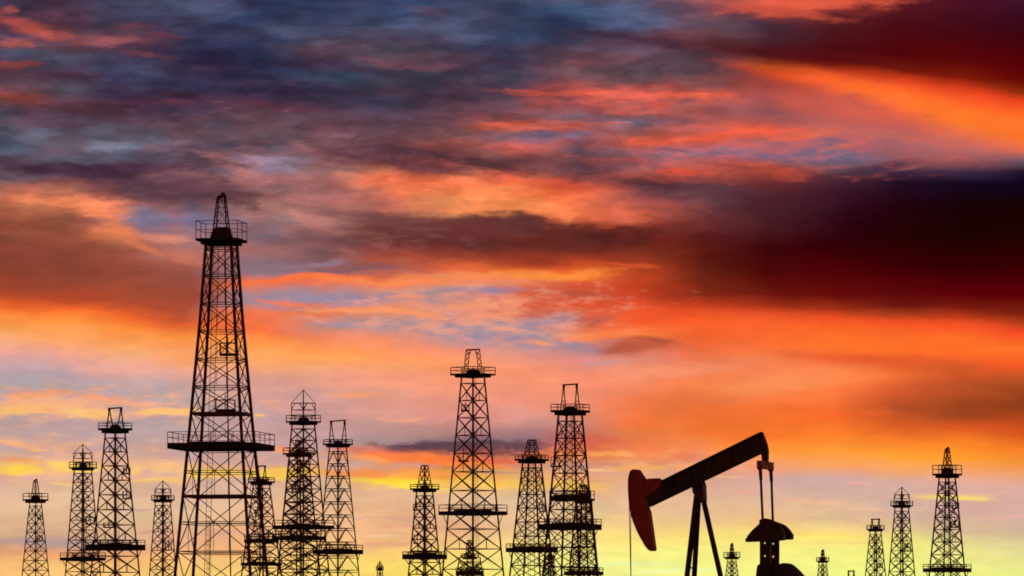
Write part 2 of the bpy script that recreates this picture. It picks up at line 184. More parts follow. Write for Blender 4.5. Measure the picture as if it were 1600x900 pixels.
 (1150,225,220,30,0,(232,100,78),.5,1.7,3.8),(1000,165,220,30,0,(120,84,96),.5,1.7,3.8),(250,90,300,60,0,(56,52,84),.35,1.7,3.8),(500,180,300,50,0,(84,52,66),.4,1.7,3.8),
 (620,735,120,14,0,(250,150,76),.6,1.7,3.2),(1000,735,120,22,0,(250,180,120),.5,1.7,3.8),(560,835,180,28,0,(232,166,134),.45,1.7,3.8),(1150,850,250,30,0,(252,222,130),.35,1.7,3.2),
 (450,300,160,50,14,(190,120,112),.4,1.7,3.8),
 (1275,6,130,14,-2,(236,96,70),.9,.9,1.2),(1235,20,90,8,8,(200,80,62),.7,.9,1.4),(1345,20,50,6,0,(120,42,40),.6,.9,1.4),(80,262,110,12,4,(74,50,68),.6),(260,300,110,16,6,(86,54,68),.6),
 (720,290,60,12,8,(244,120,78),.6),(1150,330,140,40,0,(92,48,58),.35,1,.6),
 (640,712,100,6,2,(250,128,62),.8,.8,1.8),(560,716,60,5,3,(250,160,90),.7,.8,1.8),(770,714,70,5,0,(226,96,60),.7,.8,1.8),
 (1180,885,420,48,0,(247,246,134),.55,1,.6),(1150,800,260,26,0,(240,196,150),.35,1,1.5),(300,895,420,32,0,(250,206,124),.5,1,.8),
 (120,268,90,14,6,(66,42,60),.75,.6,1.4),(200,262,50,12,-6,(72,44,62),.7,.6,1.4),(300,252,80,10,4,(78,56,74),.7,.6,1.4),(420,240,60,7,4,(96,70,84),.6,.6,1.4),(160,245,120,8,0,(96,92,112),.5,.7,1.6),
 (360,310,70,12,8,(92,60,68),.75,.6,1.4),(330,290,60,14,10,(96,62,74),.7,.6,1.4),(620,235,90,8,8,(84,54,66),.7,.6,1.4),(760,262,70,8,10,(84,50,60),.75,.6,1.4),(880,262,90,10,3,(96,60,68),.6,.6,1.4),
 (240,125,90,10,4,(44,42,68),.6,.6,1.4),(380,62,80,9,-4,(46,48,76),.6,.6,1.4),(520,30,90,8,3,(48,54,82),.5,.7,1.4),(380,118,70,9,0,(40,36,62),.6,.6,1.4),(560,155,90,7,4,(54,48,70),.6,.6,1.4),(700,150,80,9,2,(62,46,64),.6,.6,1.4),
 (110,118,60,8,3,(74,44,60),.6,.6,1.4),(90,170,80,8,0,(88,54,64),.5,.7,1.4),(470,205,60,6,6,(132,98,112),.5,.7,1.4),(240,215,70,6,0,(100,84,100),.5,.7,1.4),
 (830,352,46,17,8,(94,48,46),.85,.5,1.2),(905,368,60,16,4,(92,40,36),.85,.5,1.2),(985,366,60,16,0,(88,34,32),.8,.5,1.2),(760,352,50,16,4,(100,48,46),.8,.5,1.2),(640,352,70,16,2,(108,60,58),.7,.6,1.2),
 (960,340,60,10,6,(226,108,82),.6,.7,1.4),(870,330,60,10,4,(246,128,78),.6,.7,1.4),(1000,322,90,12,4,(190,92,80),.5,.8,1.4),
]: s(*a)

# fine mottling of the cloud deck, stronger overhead than low over the horizon
nD = M('ADD', M('MULTIPLY', M('SUBTRACT', noise(vm('ADD', P0, w2), 17, 60, 40.3, 6, .55).outputs[0], .5), .9),
       M('MULTIPLY', M('SUBTRACT', noise(vm('ADD', P0, w2), 6.5, 26, 71.3, 4, .5).outputs[0], .5), .8))
nH = noise(P1, 9, 34, 61.9, 4, .55)
nD = M('ADD', M('MULTIPLY', nD, .7), M('MULTIPLY', M('SUBTRACT', smooth(nD, -.16, .16), .5), .13))   # clumps with firmer edges
amp = M('MULTIPLY', broken, 1.8)
gain = M('POWER', 2.0, M('MULTIPLY', nD, amp))

# the rest of the vault: a dim dusk sky away from the sunset
nish = N('ShaderNodeTexSky', sky_type='NISHITA'); nish.sun_disc = False
SUN_EL, SUN_AZ = math.radians(1.0), math.radians(9.0)
nish.sun_elevation = SUN_EL; nish.sun_rotation = SUN_AZ; nish.air_density = 1.5; nish.dust_density = 3
ndim = N('ShaderNodeVectorMath', operation='MULTIPLY'); L.new(nish.outputs[0], ndim.inputs[0]); ndim.inputs[1].default_value = (.30, .15, .15)
away = smooth(M('ABSOLUTE', az), .5, 1.4, 0, 1)

SG = bpy.data.node_groups.new('cloud_streak', 'ShaderNodeTree')
for nm, ty in (('P','NodeSocketVector'),('Color','NodeSocketColor'),('Noise','NodeSocketFloat'),('Loc','NodeSocketVector'),('Rot','NodeSocketVector'),
               ('Size','NodeSocketVector'),('Cloud','NodeSocketColor'),('Opacity','NodeSocketFloat'),('Lo','NodeSocketFloat'),('Hi','NodeSocketFloat'),('Rag','NodeSocketFloat')):
    SG.interface.new_socket(nm, in_out='INPUT', socket_type=ty)
SG.interface.new_socket('Color', in_out='OUTPUT', socket_type='NodeSocketColor')
def fill_group():
    g = SG.nodes; l = SG.links; a = g.new('NodeGroupInput'); I = a.outputs
    seq = g.new('ShaderNodeVectorMath'); seq.operation = 'MULTIPLY_ADD'   # a vanishing term that keeps the node evaluation in sequence
    l.new(I['Color'], seq.inputs[0]); seq.inputs[1].default_value = (1e-9, 1e-9, 0); l.new(I['P'], seq.inputs[2])
    mp = g.new('ShaderNodeMapping'); mp.vector_type = 'TEXTURE'
    l.new(seq.outputs[0], mp.inputs[0]); l.new(I['Loc'], mp.inputs[1]); l.new(I['Rot'], mp.inputs[2]); l.new(I['Size'], mp.inputs[3])
    ln = g.new('ShaderNodeVectorMath'); ln.operation = 'LENGTH'; l.new(mp.outputs[0], ln.inputs[0])
    r = g.new('ShaderNodeMath'); r.operation = 'MULTIPLY_ADD'
    l.new(I['Noise'], r.inputs[0]); l.new(I['Rag'], r.inputs[1]); l.new(ln.outputs['Value'], r.inputs[2])
    f = g.new('ShaderNodeMapRange'); f.interpolation_type = 'SMOOTHSTEP'
    l.new(r.outputs[0], f.inputs[0]); l.new(I['Lo'], f.inputs[1]); l.new(I['Hi'], f.inputs[2]); l.new(I['Opacity'], f.inputs[3]); f.inputs[4].default_value = 0
    m = g.new('ShaderNodeMix'); m.data_type = 'RGBA'; l.new(f.outputs[0], m.inputs[0]); l.new(I['Color'], m.inputs[6]); l.new(I['Cloud'], m.inputs[7])
    o = g.new('NodeGroupOutput'); l.new(m.outputs[2], o.inputs[0])
fill_group()
def region(c0, c1, r0, r1):
    """clouds of one stretch of sky: the broad colours plus the streaks that reach into it"""
    T = bpy.data.node_groups.new('sky_region', 'ShaderNodeTree'); a = T.nodes.new('NodeGroupInput')
    for nm, ty in (('P','NodeSocketVector'),('Color','NodeSocketColor'),('Noise','NodeSocketFloat'),('Gain','NodeSocketFloat')):
        T.interface.new_socket(nm, in_out='INPUT', socket_type=ty)
    T.interface.new_socket('Sky', in_out='OUTPUT', socket_type='NodeSocketShader')
    I = a.outputs; col = I['Color']
    for x, y, rx, ry, rot, c, op, soft, rag in ST:
        ca, sa = math.cos(math.radians(rot)), math.sin(math.radians(rot))
        ex = math.hypot(rx*ca, ry*sa)*2 + 34; ey = math.hypot(rx*sa, ry*ca)*2 + 16
        if op <= 0 or x+ex < c0 or x-ex > c1 or y+ey < r0 or y-ey > r1: continue
        u, v = sky_dir(x, y)
        g = T.nodes.new('ShaderNodeGroup'); g.node_tree = SG
        T.links.new(I['P'], g.inputs['P']); T.links.new(col, g.inputs['Color']); T.links.new(I['Noise'], g.inputs['Noise'])
        for k, q in (('Loc', (u, v, 0)), ('Rot', (0, 0, math.radians(-rot))), ('Size', (rx/1000, ry/1000, 1)), ('Cloud', lin(c)),
                     ('Opacity', op), ('Lo', 1-soft*.95), ('Hi', 1+soft*.55), ('Rag', rag*1.5)): g.inputs[k].default_value = q
        col = g.outputs[0]
    g = T.nodes.new('ShaderNodeVectorMath'); g.operation = 'SCALE'; T.links.new(col, g.inputs[0]); T.links.new(I['Gain'], g.inputs['Scale'])
    b = T.nodes.new('ShaderNodeBackground'); T.links.new(g.outputs[0], b.inputs[0]); b.inputs[1].default_value = 1
    o = T.nodes.new('NodeGroupOutput'); T.links.new(b.outputs[0], o.inputs[0])
    n = N('ShaderNodeGroup', node_tree=T)
    L.new(P1, n.inputs['P']); L.new(base, n.inputs['Color']); L.new(nE, n.inputs['Noise']); L.new(gain, n.inputs['Gain'])
    return n.outputs[0]
def pick(fac, a, b):
    n = N('ShaderNodeMixShader'); L.new(fac, n.inputs[0]); L.new(a, n.inputs[1]); L.new(b, n.inputs[2]); return n.outputs[0]
hue = vm('MULTIPLY', vm('SUBTRACT', nH.outputs['Color'], (.5,.5,.5)), (1, 0, 0))
hs = N('ShaderNodeSeparateXYZ'); L.new(hue, hs.inputs[0]); hq = M('MULTIPLY', hs.outputs[0], M('MULTIPLY', broken, .6))
hv = N('ShaderNodeCombineXYZ'); L.new(M('MULTIPLY_ADD', hq, 1.5, 1.0), hv.inputs[0]); L.new(M('MULTIPLY_ADD', hq, -.6, 1.0), hv.inputs[1]); L.new(M('MULTIPLY_ADD', hq, -.9, .97), hv.inputs[2])
base = vm('MULTIPLY', col, hv.outputs[0])
def cell_row(r0, r1):
    cuts = [400, 800, 1200]; edges = [-900] + cuts + [2500]
    out = region(edges[0], edges[1], r0, r1)
    for k, cx in enumerate(cuts):
        out = pick(M('GREATER_THAN', U0, sky_dir(cx, 0)[0]), out, region(cx, edges[k+2], r0, r1))
    return out
rows = [130, 250, 370, 490, 610, 710, 790]
sh = cell_row(800, 1300)
for k in range(len(rows)-1, -1, -1):
    r0 = rows[k-1] if k else -900
    # rows of equal elevation: the photograph's edges see them up to 60 px lower
    sh = pick(M('GREATER_THAN', V0, (YH-rows[k])/1000), sh, cell_row(r0-60 if k else r0, rows[k]))
bgn = N('ShaderNodeBackground'); L.new(ndim.outputs[0], bgn.inputs[0])
fin = pick(away, sh, bgn.outputs[0])
wo = N('ShaderNodeOutputWorld'); L.new(fin, wo.inputs[0])
SC.cycles.filter_width = 1.8
SC.cycles.use_adaptive_sampling = True; SC.cycles.adaptive_threshold = .02; SC.cycles.adaptive_min_samples = 12
W.cycles.sampling_method = 'MANUAL'; W.cycles.sample_map_resolution = 512

sd = bpy.data.lights.new('sun', 'SUN'); sd.energy = .35; sd.angle = math.radians(.6); sd.color = (1, .45, .2)
sun = bpy.data.objects.new('sun', sd); C.objects.link(sun)
dv = Vector((math.sin(SUN_AZ)*math.cos(SUN_EL), math.cos(SUN_AZ)*math.cos(SUN_EL), math.sin(SUN_EL)))
sun.rotation_euler = dv.to_track_quat('Z', 'Y').to_euler(); sun.location = (30, 200, 60)

# ------------------------------------------------------------------ materials
def material(name, base, rough=.7, metal=0., var=.35, scale=3., bump=.15, base2=None):
    m = bpy.data.materials.new(name); m.use_nodes = True; t = m.node_tree; b = t.nodes['Principled BSDF']
    co = t.nodes.new('ShaderNodeTexCoord'); n = t.nodes.new('ShaderNodeTexNoise'); n.inputs['Scale'].default_value = scale
    n.inputs['Detail'].default_value = 8; n.inputs['Roughness'].default_value = .65
    t.links.new(co.outputs['Object'], n.inputs['Vector'])
    r = t.nodes.new('ShaderNodeValToRGB'); e = r.color_ramp.elements
    e[0].position = .38; e[0].color = tuple(v*(1-var) for v in base)+(1,); e[1].position = .66; e[1].color = tuple(base2 or [v*(1+var) for v in base])+(1,)
    t.links.new(n.outputs[0], r.inputs[0]); t.links.new(r.outputs[0], b.inputs['Base Color'])
    b.inputs['Roughness'].default_value = rough; b.inputs['Metallic'].default_value = metal
    bp = t.nodes.new('ShaderNodeBump'); bp.inputs['Strength'].default_value = bump; bp.inputs['Distance'].default_value = .02
    t.links.new(n.outputs[0], bp.inputs['Height']); t.links.new(bp.outputs[0], b.inputs['Normal'])
    return m
STEEL = material('rusty_derrick_steel', (.14,.034,.02), .7, .1, .4, 1.5, .2, (.20,.045,.025))
DECK = material('weathered_deck_timber', (.035,.018,.014), .9, 0, .4, 2)
BLACK = material('grimy_black_paint', (.03,.014,.012), .5, .1, .4, 2.5, .2, (.10,.022,.014))
RED = material('faded_red_paint', (.62,.030,.026), .5, 0, .35, 2.0, .1, (.60,.045,.03))
CABLE = material('wire_rope', (.06,.03,.025), .6, .6, .2, 20)
SOIL = material('dry_oilfield_soil', (.07,.05,.035), .95, 0, .35, .12, .4)
CONC = material('stained_concrete', (.22,.20,.18), .9, 0, .25, 1.2)

# ------------------------------------------------------------------ mesh helpers
class MB:
    def __init__(s): s.v = []; s.f = []
    def box(s, lo, hi):
        i = len(s.v); (a,b,c),(d,e,f) = lo, hi
        s.v += [(a,b,c),(d,b,c),(d,e,c),(a,e,c),(a,b,f),(d,b,f),(d,e,f),(a,e,f)]
        s.f += [tuple(i+k for k in q) for q in ((0,3,2,1),(4,5,6,7),(0,1,5,4),(1,2,6,5),(2,3,7,6),(3,0,4,7))]
    def bar(s, a, b, w, w2=None):
        """a straight member of square section, w wide at a and w2 at b"""
        a, b = Vector(a), Vector(b); d = b-a
        if d.length < 1e-5: return
        w2 = w2 or w; q = d.to_track_quat('Z', 'Y'); x, y = q @ Vector((1,0,0)), q @ Vector((0,1,0)); i = len(s.v)
        for p, h in ((a, w/2), (b, w2/2)):
            for u, v in ((-1,-1),(1,-1),(1,1),(-1,1)): s.v.append(tuple(p + x*u*h + y*v*h))
        s.f += [tuple(i+k for k in q) for q in ((0,3,2,1),(4,5,6,7),(0,1,5,4),(1,2,6,5),(2,3,7,6),(3,0,4,7))]
    def angle(s, a, b, w):
        """an L-section member: two thin flanges meeting along the line a-b"""
        a, b = Vector(a), Vector(b); d = (b-a); 
        if d.length < 1e-5: return
        q = d.to_track_quat('Z', 'Y'); x, y = q @ Vector((1,0,0)), q @ Vector((0,1,0)); t = w*.22; i = len(s.v)
        prof = [(0,0),(w,0),(w,t),(t,t),(t,w),(0,w)]
        for p in (a, b):
            for u, v in prof: s.v.append(tuple(p + x*(u-w*.3) + y*(v-w*.3)))
        s.f += [tuple(i+k for k in (5,4,3,2,1,0)), tuple(i+6+k for k in range(6))]
        s.f += [(i+k, i+(k+1)%6, i+6+(k+1)%6, i+6+k) for k in range(6)]
    def tube(s, a, b, r, n=12, r2=None):
        a, b = Vector(a), Vector(b); d = b-a; q = d.to_track_quat('Z', 'Y'); x, y = q @ Vector((1,0,0)), q @ Vector((0,1,0)); i = len(s.v)
        for p, rr in ((a, r), (b, r if r2 is None else r2)):
            for k in range(n):
                t = 2*math.pi*k/n; s.v.append(tuple(p + x*math.cos(t)*rr + y*math.sin(t)*rr))
        s.f += [tuple(i+n-1-k for k in range(n)), tuple(i+n+k for k in range(n))]
        s.f += [(i+k, i+(k+1)%n, i+n+(k+1)%n, i+n+k) for k in range(n)]
    def prism(s, pts, y0, y1):
        """outline in (x, z), counter-clockwise seen from -y, given real thickness y0..y1"""
        ar = sum(p[0]*q[1]-q[0]*p[1] for p, q in zip(pts, pts[1:]+pts[:1]))
        if ar < 0: pts = pts[::-1]
        i = len(s.v); n = len(pts)
        s.v += [(x, y0, z) for x, z in pts] + [(x, y1, z) for x, z in pts]
        s.f += [tuple(i+k for k in range(n)), tuple(i+2*n-1-k for k in range(n))]
        s.f += [(i+(k+1)%n, i+k, i+n+k, i+n+(k+1)%n) for k in range(n)]
    def build(s, name, m, parent=None, bevel=0):
        me = bpy.data.meshes.new(name); me.from_pydata(s.v, [], s.f); me.materials.append(m); me.update()
        o = bpy.data.objects.new(name, me); C.objects.link(o)
        if parent: o.parent = parent
        if bevel:
            md = o.modifiers.new('bevel', 'BEVEL'); md.width = bevel; md.segments = 2; md.limit_method = 'ANGLE'; md.angle_limit = math.radians(40)
        return o
def thing(name, label, cat, loc, rz=0, group=None):
    o = bpy.data.objects.new(name, None); C.objects.link(o); o.location = loc; o.rotation_euler = (0, 0, rz)
    o.empty_display_size = .5; o['label'] = label; o['category'] = cat
    if group: o['group'] = group
    return o

# ------------------------------------------------------------------ ground
g = MB(); R_ = 45000; n_ = 48
g.v = [(0, 0, 0)]
rings = [40, 120, 300, 700, 1500, 3200, 8000, 20000, R_]
for q in rings:
    for k in range(n_): g.v.append((q*math.cos(2*math.pi*k/n_), q*math.sin(2*math.pi*k/n_), 0))
g.f = [(0, 1+k, 1+(k+1)%n_) for k in range(n_)]
for j in range(len(rings)-1):
    a = 1+j*n_; b = a+n_
    g.f += [(a+k, b+k, b+(k+1)%n_, a+(k+1)%n_) for k in range(n_)]
gd = g.build('ground', SOIL); gd['kind'] = 'structure'

# ------------------------------------------------------------------ oil derricks
GROUP = 'steel derricks standing over the oil field'
def derrick(cx, s, yaw, widths, deck, crown, bay, label, mids=(), heavy=(), leg=3.0, brace=1.6, style='X', extra=(), double=False, y_low=None, seed=1):
    """cx: column of the axis; s: pixels per metre at the tower; widths: (row, silhouette width in px); deck: (row of the deck's top, deck width, rail height, deck thickness)
    everything is turned into metres here, and the tower stands at its own distance F/s"""
    rnd = random.Random(seed)
    D = F/s; X = (cx-800)/F*D; ya = math.radians(yaw); k_ = math.cos(ya)+math.sin(ya)
    root = thing('oil_derrick', label, 'oil derrick', (X, D, 0), -ya, GROUP)
    Z = lambda y: (YH-y)/s + EYE
    ws = sorted(((Z(y), w/s/k_/2) for y, w in widths))
    def half(z):
        if z <= ws[0][0]: a, b = ws[0], ws[1]
        elif z >= ws[-1][0]: a, b = ws[-2], ws[-1]
        else:
            for a, b in zip(ws, ws[1:]):
                if a[0] <= z <= b[0]: break
        return a[1] + (b[1]-a[1])*(z-a[0])/(b[0]-a[0])
    cn = [(-1,-1),(1,-1),(1,1),(-1,1)]
    P = lambda k, z: (cn[k%4][0]*half(z), cn[k%4][1]*half(z), z)
    tl, tb = leg*.78/s, brace*.68/s
    z_deck = Z(deck[0]); z_top = z_deck - .05
    zs = [0.0] + [z for z, _ in ws if 0 < z < z_top] + [z_top]
    for k in range(4):
        m = MB()
        for a, b in zip(zs, zs[1:]): m.bar(P(k, a), P(k, b), tl*1.0)
        f = P(k, 0); m.box((f[0]-.5, f[1]-.5, 0), (f[0]+.5, f[1]+.5, .35))
        m.build('leg', STEEL, root)
    # levels of the horizontal girts
    if isinstance(bay, (list, tuple)): rows_ = list(bay)
    else:
        y = deck[0] + deck[3] + bay*.35; rows_ = [y]; b_ = bay
        while Z(y + b_) > 1.2: y += b_; rows_.append(y); b_ *= 1.02
    zl = sorted([Z(y) for y in rows_], reverse=True)
    if zl[-1] > .6: zl.append(.45)
    for i, z in enumerate(zl):
        m = MB(); hv = any(abs(z-Z(h)) < .5 for h in heavy); w = tb*(3.2 if hv else 1.0)
        for k in range(4):
            m.bar(P(k, z), P(k+1, z), w)
            if double and not hv: m.bar(P(k, z-3.6/s), P(k+1, z-3.6/s), tb*.8)
        m.build('girt', STEEL, root)
    for k in range(4):
        m = MB()
        for i, (a, b) in enumerate(zip(zl, zl[1:])):
            A0, A1, B0, B1 = (Vector(P(k, a)), Vector(P(k+1, a)), Vector(P(k, b)), Vector(P(k+1, b)))
            if style == 'K':
                mid = (A0+A1)/2; m.bar(B0, mid, tb); m.bar(B1, mid, tb)
            else:
                m.bar(A0, B1, tb); m.bar(A1, B0, tb)
                wa, wb = (A1-A0).length, (B1-B0).length; t = wa/(wa+wb); xc = A0.lerp(B1, t)
                if double or i % 2 == 0 and (A0-B0).length*s > 13: m.bar(xc, (xc.x, xc.y, b) if True else b, tb*.55)
                if (A0-B0).length*s > 60:                       # tall bays carry a girt through the crossing
                    q = (xc.z-a)/(b-a); c0, c1 = A0.lerp(B0, q), A1.lerp(B1, q); m.bar(c0, c1, tb*.85)
                    if double: m.bar(c0-Vector((0,0,3.6/s)), c1-Vector((0,0,3.6/s)), tb*.7)
        m.build('cross_brace', STEEL, root)
    def platform(name, row, wpx, rail, th, solid, kids=True, walk=None, off=(0, 0)):
        z = Z(row); h = wpx/s/k_/2; t = th/s; ox, oy = off
        m = MB()
        if solid:
            m.box((ox-h, oy-h, z-t*.45), (ox+h, oy+h, z))
            m.box((ox-h*.80, oy-h*.80, z-t), (ox+h*.80, oy+h*.80, z-t*.45))
        else:
            hi = min(h*.82, max(half(z)*.9, h-1.6)); e = .001
            m.box((-h, -h, z-t), (h, -hi, z)); m.box((-h, hi, z-t), (h, h, z)); m.box((-h, -hi+e, z-t), (-hi, hi-e, z)); m.box((hi, -hi+e, z-t), (h, hi-e, z))
            for q in (-.45, 0, .45): m.box((q*hi-.10, -hi, z-t*.9), (q*hi+.10, hi, z-t*.45))
            for k in range(4 if s < 14 else 0):                 # brackets under the walkway
                p = Vector(P(k, z-t-1.3)); m.bar(p, (cn[k][0]*h*.86, cn[k][1]*h*.86, z-t), tb)
        o = m.build(name, DECK, root)
        r = MB(); rw = max(.055, .95/s); H = rail/s; e = h-rw*.6
        npost = max(2, int(round(2*h/(2.0 if s > 6 else 2.6))))
        for k in range(4):
            a = Vector((ox+cn[k][0]*e, oy+cn[k][1]*e, z)); b = Vector((ox+cn[(k+1)%4][0]*e, oy+cn[(k+1)%4][1]*e, z))
            up = Vector((0,0,H))
            r.bar(a+up, b+up, rw); r.bar(a+up*.5, b+up*.5, rw*.8)
            for j in range(npost):
                p = a.lerp(b, j/npost); r.bar(p, p+up, rw)
        r.build('railing', STEEL, o)
        return o
    cp = platform('crown_platform', deck[0], deck[1], deck[2], deck[3], True)
    # crown block: sheaves, beams and guards heaped on the deck
    m = MB(); hb = deck[1]/s/k_/2*.34; H = deck[2]/s
    m.box((-hb, -hb*.8, z_deck), (hb*.9, hb*.8, z_deck+H*.30)); m.box((-hb*.7, -hb*.5, z_deck+H*.30), (hb*.45, hb*.5, z_deck+H*.50))
    m.box((-hb*1.5, -.16, z_deck), (hb*1.5, .16, z_deck+H*.26))
    for q in (-.55, -.15, .3, .62): m.tube((q*hb, -hb*.45, z_deck+H*.42), (q*hb, hb*.45, z_deck+H*.42), H*(.24+.1*rnd.random()), 12)
    for q in (-1.15, .9, 1.3): m.box((q*hb-.14, -.3, z_deck), (q*hb+.14, .3, z_deck+H*(.3+.2*rnd.random())))
    m.build('crown_block', BLACK, root)
    kind, y_apex, wb, wt = crown[:4]
    b_, t_, za = wb/s/k_/2, wt/s/k_/2, Z(y_apex); m = MB(); tc_ = max(tb*.95, 1.0/s)
    Q = lambda k, u, lo=None: ((cn[k%4][0])*(b_+(t_-b_)*u), cn[k%4][1]*(b_+(t_-b_)*u), z_deck+(za-z_deck)*u)
    if kind == 'mast':             # slim tapering lattice mast with a tilted head
        c, s_ = math.cos(ya), math.sin(ya)
        for k in range(4): m.bar(Q(k, 0), Q(k, .87 if cn[k][0]*c+cn[k][1]*s_ < 0 else .97), tc_*1.15)
        lv = [0, .36, .68, .92]
        for a, b in zip(lv, lv[1:]):
            for k in range(4):
                m.bar(Q(k, a), Q(k+1, b), tc_*.55); m.bar(Q(k+1, a), Q(k, b), tc_*.55); m.bar(Q(k, b), Q(k+1, b), tc_*.6)
        tw = wt/s/2; H_ = za-z_deck; i0 = len(m.v)
        m.prism([(-tw*1.15, za-H_*.17), (-tw*1.15, za-H_*.09), (tw*.55, za+H_*.01), (tw*.95, za-H_*.01), (tw*1.1, za-H_*.07)], -t_*.8, t_*.8)
        m.v[i0:] = [(x*c-y*s_, x*s_+y*c, z) for x, y, z in m.v[i0:]]
    elif kind == 'cage':           # square cage carrying a pyramid of stays and a centre mast
        zc = Z(crown[4]); hc = b_
        for k in range(4):
            m.bar((cn[k][0]*hc, cn[k][1]*hc, z_deck), (cn[k][0]*hc, cn[k][1]*hc, zc), tc_)
            for u in (.28, .62, 1): 
                zz = z_deck+(zc-z_deck)*u; m.bar((cn[k][0]*hc, cn[k][1]*hc, zz), (cn[(k+1)%4][0]*hc, cn[(k+1)%4][1]*hc, zz), tc_*.85)
            m.bar((cn[k][0]*hc, cn[k][1]*hc, zc), (0, 0, za), tc_*.9)
            c0, c1 = Vector((cn[k][0]*hc, cn[k][1]*hc, zc)), Vector((cn[(k+1)%4][0]*hc, cn[(k+1)%4][1]*hc, zc))
            dn = Vector((0, 0, (z_deck-zc)*.38)); m.bar(c0+dn, c0.lerp(c1, .3), tc_*.7); m.bar(c1+dn, c0.lerp(c1, .7), tc_*.7)
        m.bar((0, 0, z_deck), (0, 0, za), tc_*1.7, tc_*1.1)
    elif kind == 'goal':           # two A-frames bridged by a beam; turned square to the view
        c, s_ = math.cos(ya), math.sin(ya); R2 = lambda x, y, z: (x*c - y*s_, x*s_ + y*c, z)
        xb, xt, gw = wb/s/2, wt/s/2, crown[4]/s
        for sg in (-1, 1):
            for dy in (-.35, .35):
                m.bar(R2(sg*xb, dy*xb, z_deck), R2(sg*xt*.93, dy*.3*xb, za), tc_); m.bar(R2(sg*(xb-gw), dy*xb, z_deck), R2(sg*xt*.93, dy*.3*xb, za), tc_)
                for u in (.35, .66):
                    m.bar(R2(sg*(xb+(xt-xb)*u), dy*xb*(1-.7*u), z_deck+(za-z_deck)*u), R2(sg*((xb-gw)+(xt-xb+gw)*u), dy*xb*(1-.7*u), z_deck+(za-z_deck)*u), tc_*.8)
        m.bar(R2(-xt*1.12, 0, za-.4*tc_), R2(xt*1.12, 0, za+crown[5]/s), tc_*2.0)
        for sg in (-1, 1): m.bar(R2(sg*xt*.92, 0, za), R2(sg*xt*.92, 0, za-(za-z_deck)*.14), tc_*2.6)
    elif kind == 'arch':           # open arch with lattice sides and knee braces
        c, s_ = math.cos(ya), math.sin(ya); R2 = lambda x, y, z: (x*c - y*s_, x*s_ + y*c, z)
        xb, xt, gw = wb/s/2, wt/s/2, crown[4]/s
        for sg in (-1, 1):
            for dy in (-.4, .4):
                a = [Vector(R2(sg*(xb+(xt-xb)*u), dy*xb, z_deck+(za-z_deck)*u)) for u in (0, .25, .5, .75, 1)]
                b2 = [Vector(R2(sg*(xb-gw+(xt-xb+gw*.25)*u), dy*xb, z_deck+(za-z_deck)*u)) for u in (0, .25, .5, .75, .92)]
                for q in range(4):
                    m.bar(a[q], a[q+1], tc_); m.bar(b2[q], b2[q+1], tc_*.8); m.bar(a[q], b2[q+1], tc_*.7); m.bar(b2[q], a[q+1], tc_*.7)
                m.bar(b2[3], R2(sg*xt*.35, dy*xb, za), tc_*.9)
        for dy in (-.4, .4): m.bar(R2(-xt*1.05, dy*xb, za), R2(xt*1.05, dy*xb, za+crown[5]/s), tc_*1.5)
        for sg in (-1, 1): m.bar(R2(sg*xt, -.4*xb, za), R2(sg*xt, .4*xb, za), tc_)
    else:                          # 'trapeze': short truncated pyramid of lattice
        for k in range(4): m.bar(Q(k, 0), Q(k, 1), tc_)
        for a, b in ((0, .36), (.36, .72), (.72, 1)):
            for k in range(4):
                q0, q1 = Vector(Q(k, b)), Vector(Q(k+1, b)); mid = (Vector(Q(k, a))+Vector(Q(k+1, a)))/2
                m.bar(q0, mid, tc_*.75); m.bar(q1, mid, tc_*.75); m.bar(q0, q1, tc_*.85)
        m.box((-t_*1.05, -t_*1.05, za), (t_*1.05, t_*1.05, za+tc_*1.2))
    m.build('crown_frame', STEEL, root)
    for row, wpx, rail, th in mids:
        platform('walkway_platform', row, wpx, rail, th, False)
        z = Z(row); m = MB(); w = half(z)
        for q in (-.5, .5): m.box((-w, q*w-.12, z-th/s*.3), (w, q*w+.12, z+.22))
        m.build('floor_beam', STEEL, root)
    # ladder up one face, stand pipe, and small boards inside
    m = MB(); z1 = z_deck - .3; o_ = .45
    A = lambda z, q: Vector((-half(z)*.62+q*.24, half(z)-.12, z))
    for q in (-1, 1): m.bar(A(0, q), A(z1, q), max(.04, .35/s))
    z = .4
    while z < z1: m.bar(A(z, -1), A(z, 1), .025); z += .45
    m.build('ladder', STEEL, root)
    m = MB(); m.bar((half(0)*.3, -half(0)*.25, 0), (half(z1)*.35, -half(z1)*.3, z1), .09); m.build('standpipe', STEEL, root)
    for row, px, wpx, hpx in extra:
        z = Z(row); x = (px-cx)/s; c, s_ = math.cos(ya), math.sin(ya); w = wpx/s/2; H = hpx/s
        R2 = lambda x_, y_, z_: (x_*c - y_*s_, x_*s_ + y_*c, z_)
        m = MB(); pts = [R2(x+sx*w, sy*.5, 0) for sx, sy in cn]
        i = len(m.v)
        for dz in (0, .22): m.v += [(p[0], p[1], z+dz) for p in pts]
        m.f += [tuple(i+q for q in t) for t in ((0,3,2,1),(4,5,6,7),(0,1,5,4),(1,2,6,5),(2,3,7,6),(3,0,4,7))]
        for j, p in enumerate(pts):
            n2 = pts[(j+1)%4]; m.bar((p[0], p[1], z), (p[0], p[1], z+H), max(.07, .9/s)); m.bar((p[0], p[1], z+H), (n2[0], n2[1], z+H), max(.06, .8/s))
        m.bar(R2(x-w, 0, z+.2), R2(x+w*.6, 0, z+H*1.2), max(.08, 1.0/s)); m.bar(R2(x, 0, z), R2(x, 0, z+H*1.5), max(.08, 1.0/s))
        m.build('work_board', STEEL, root)
    return root

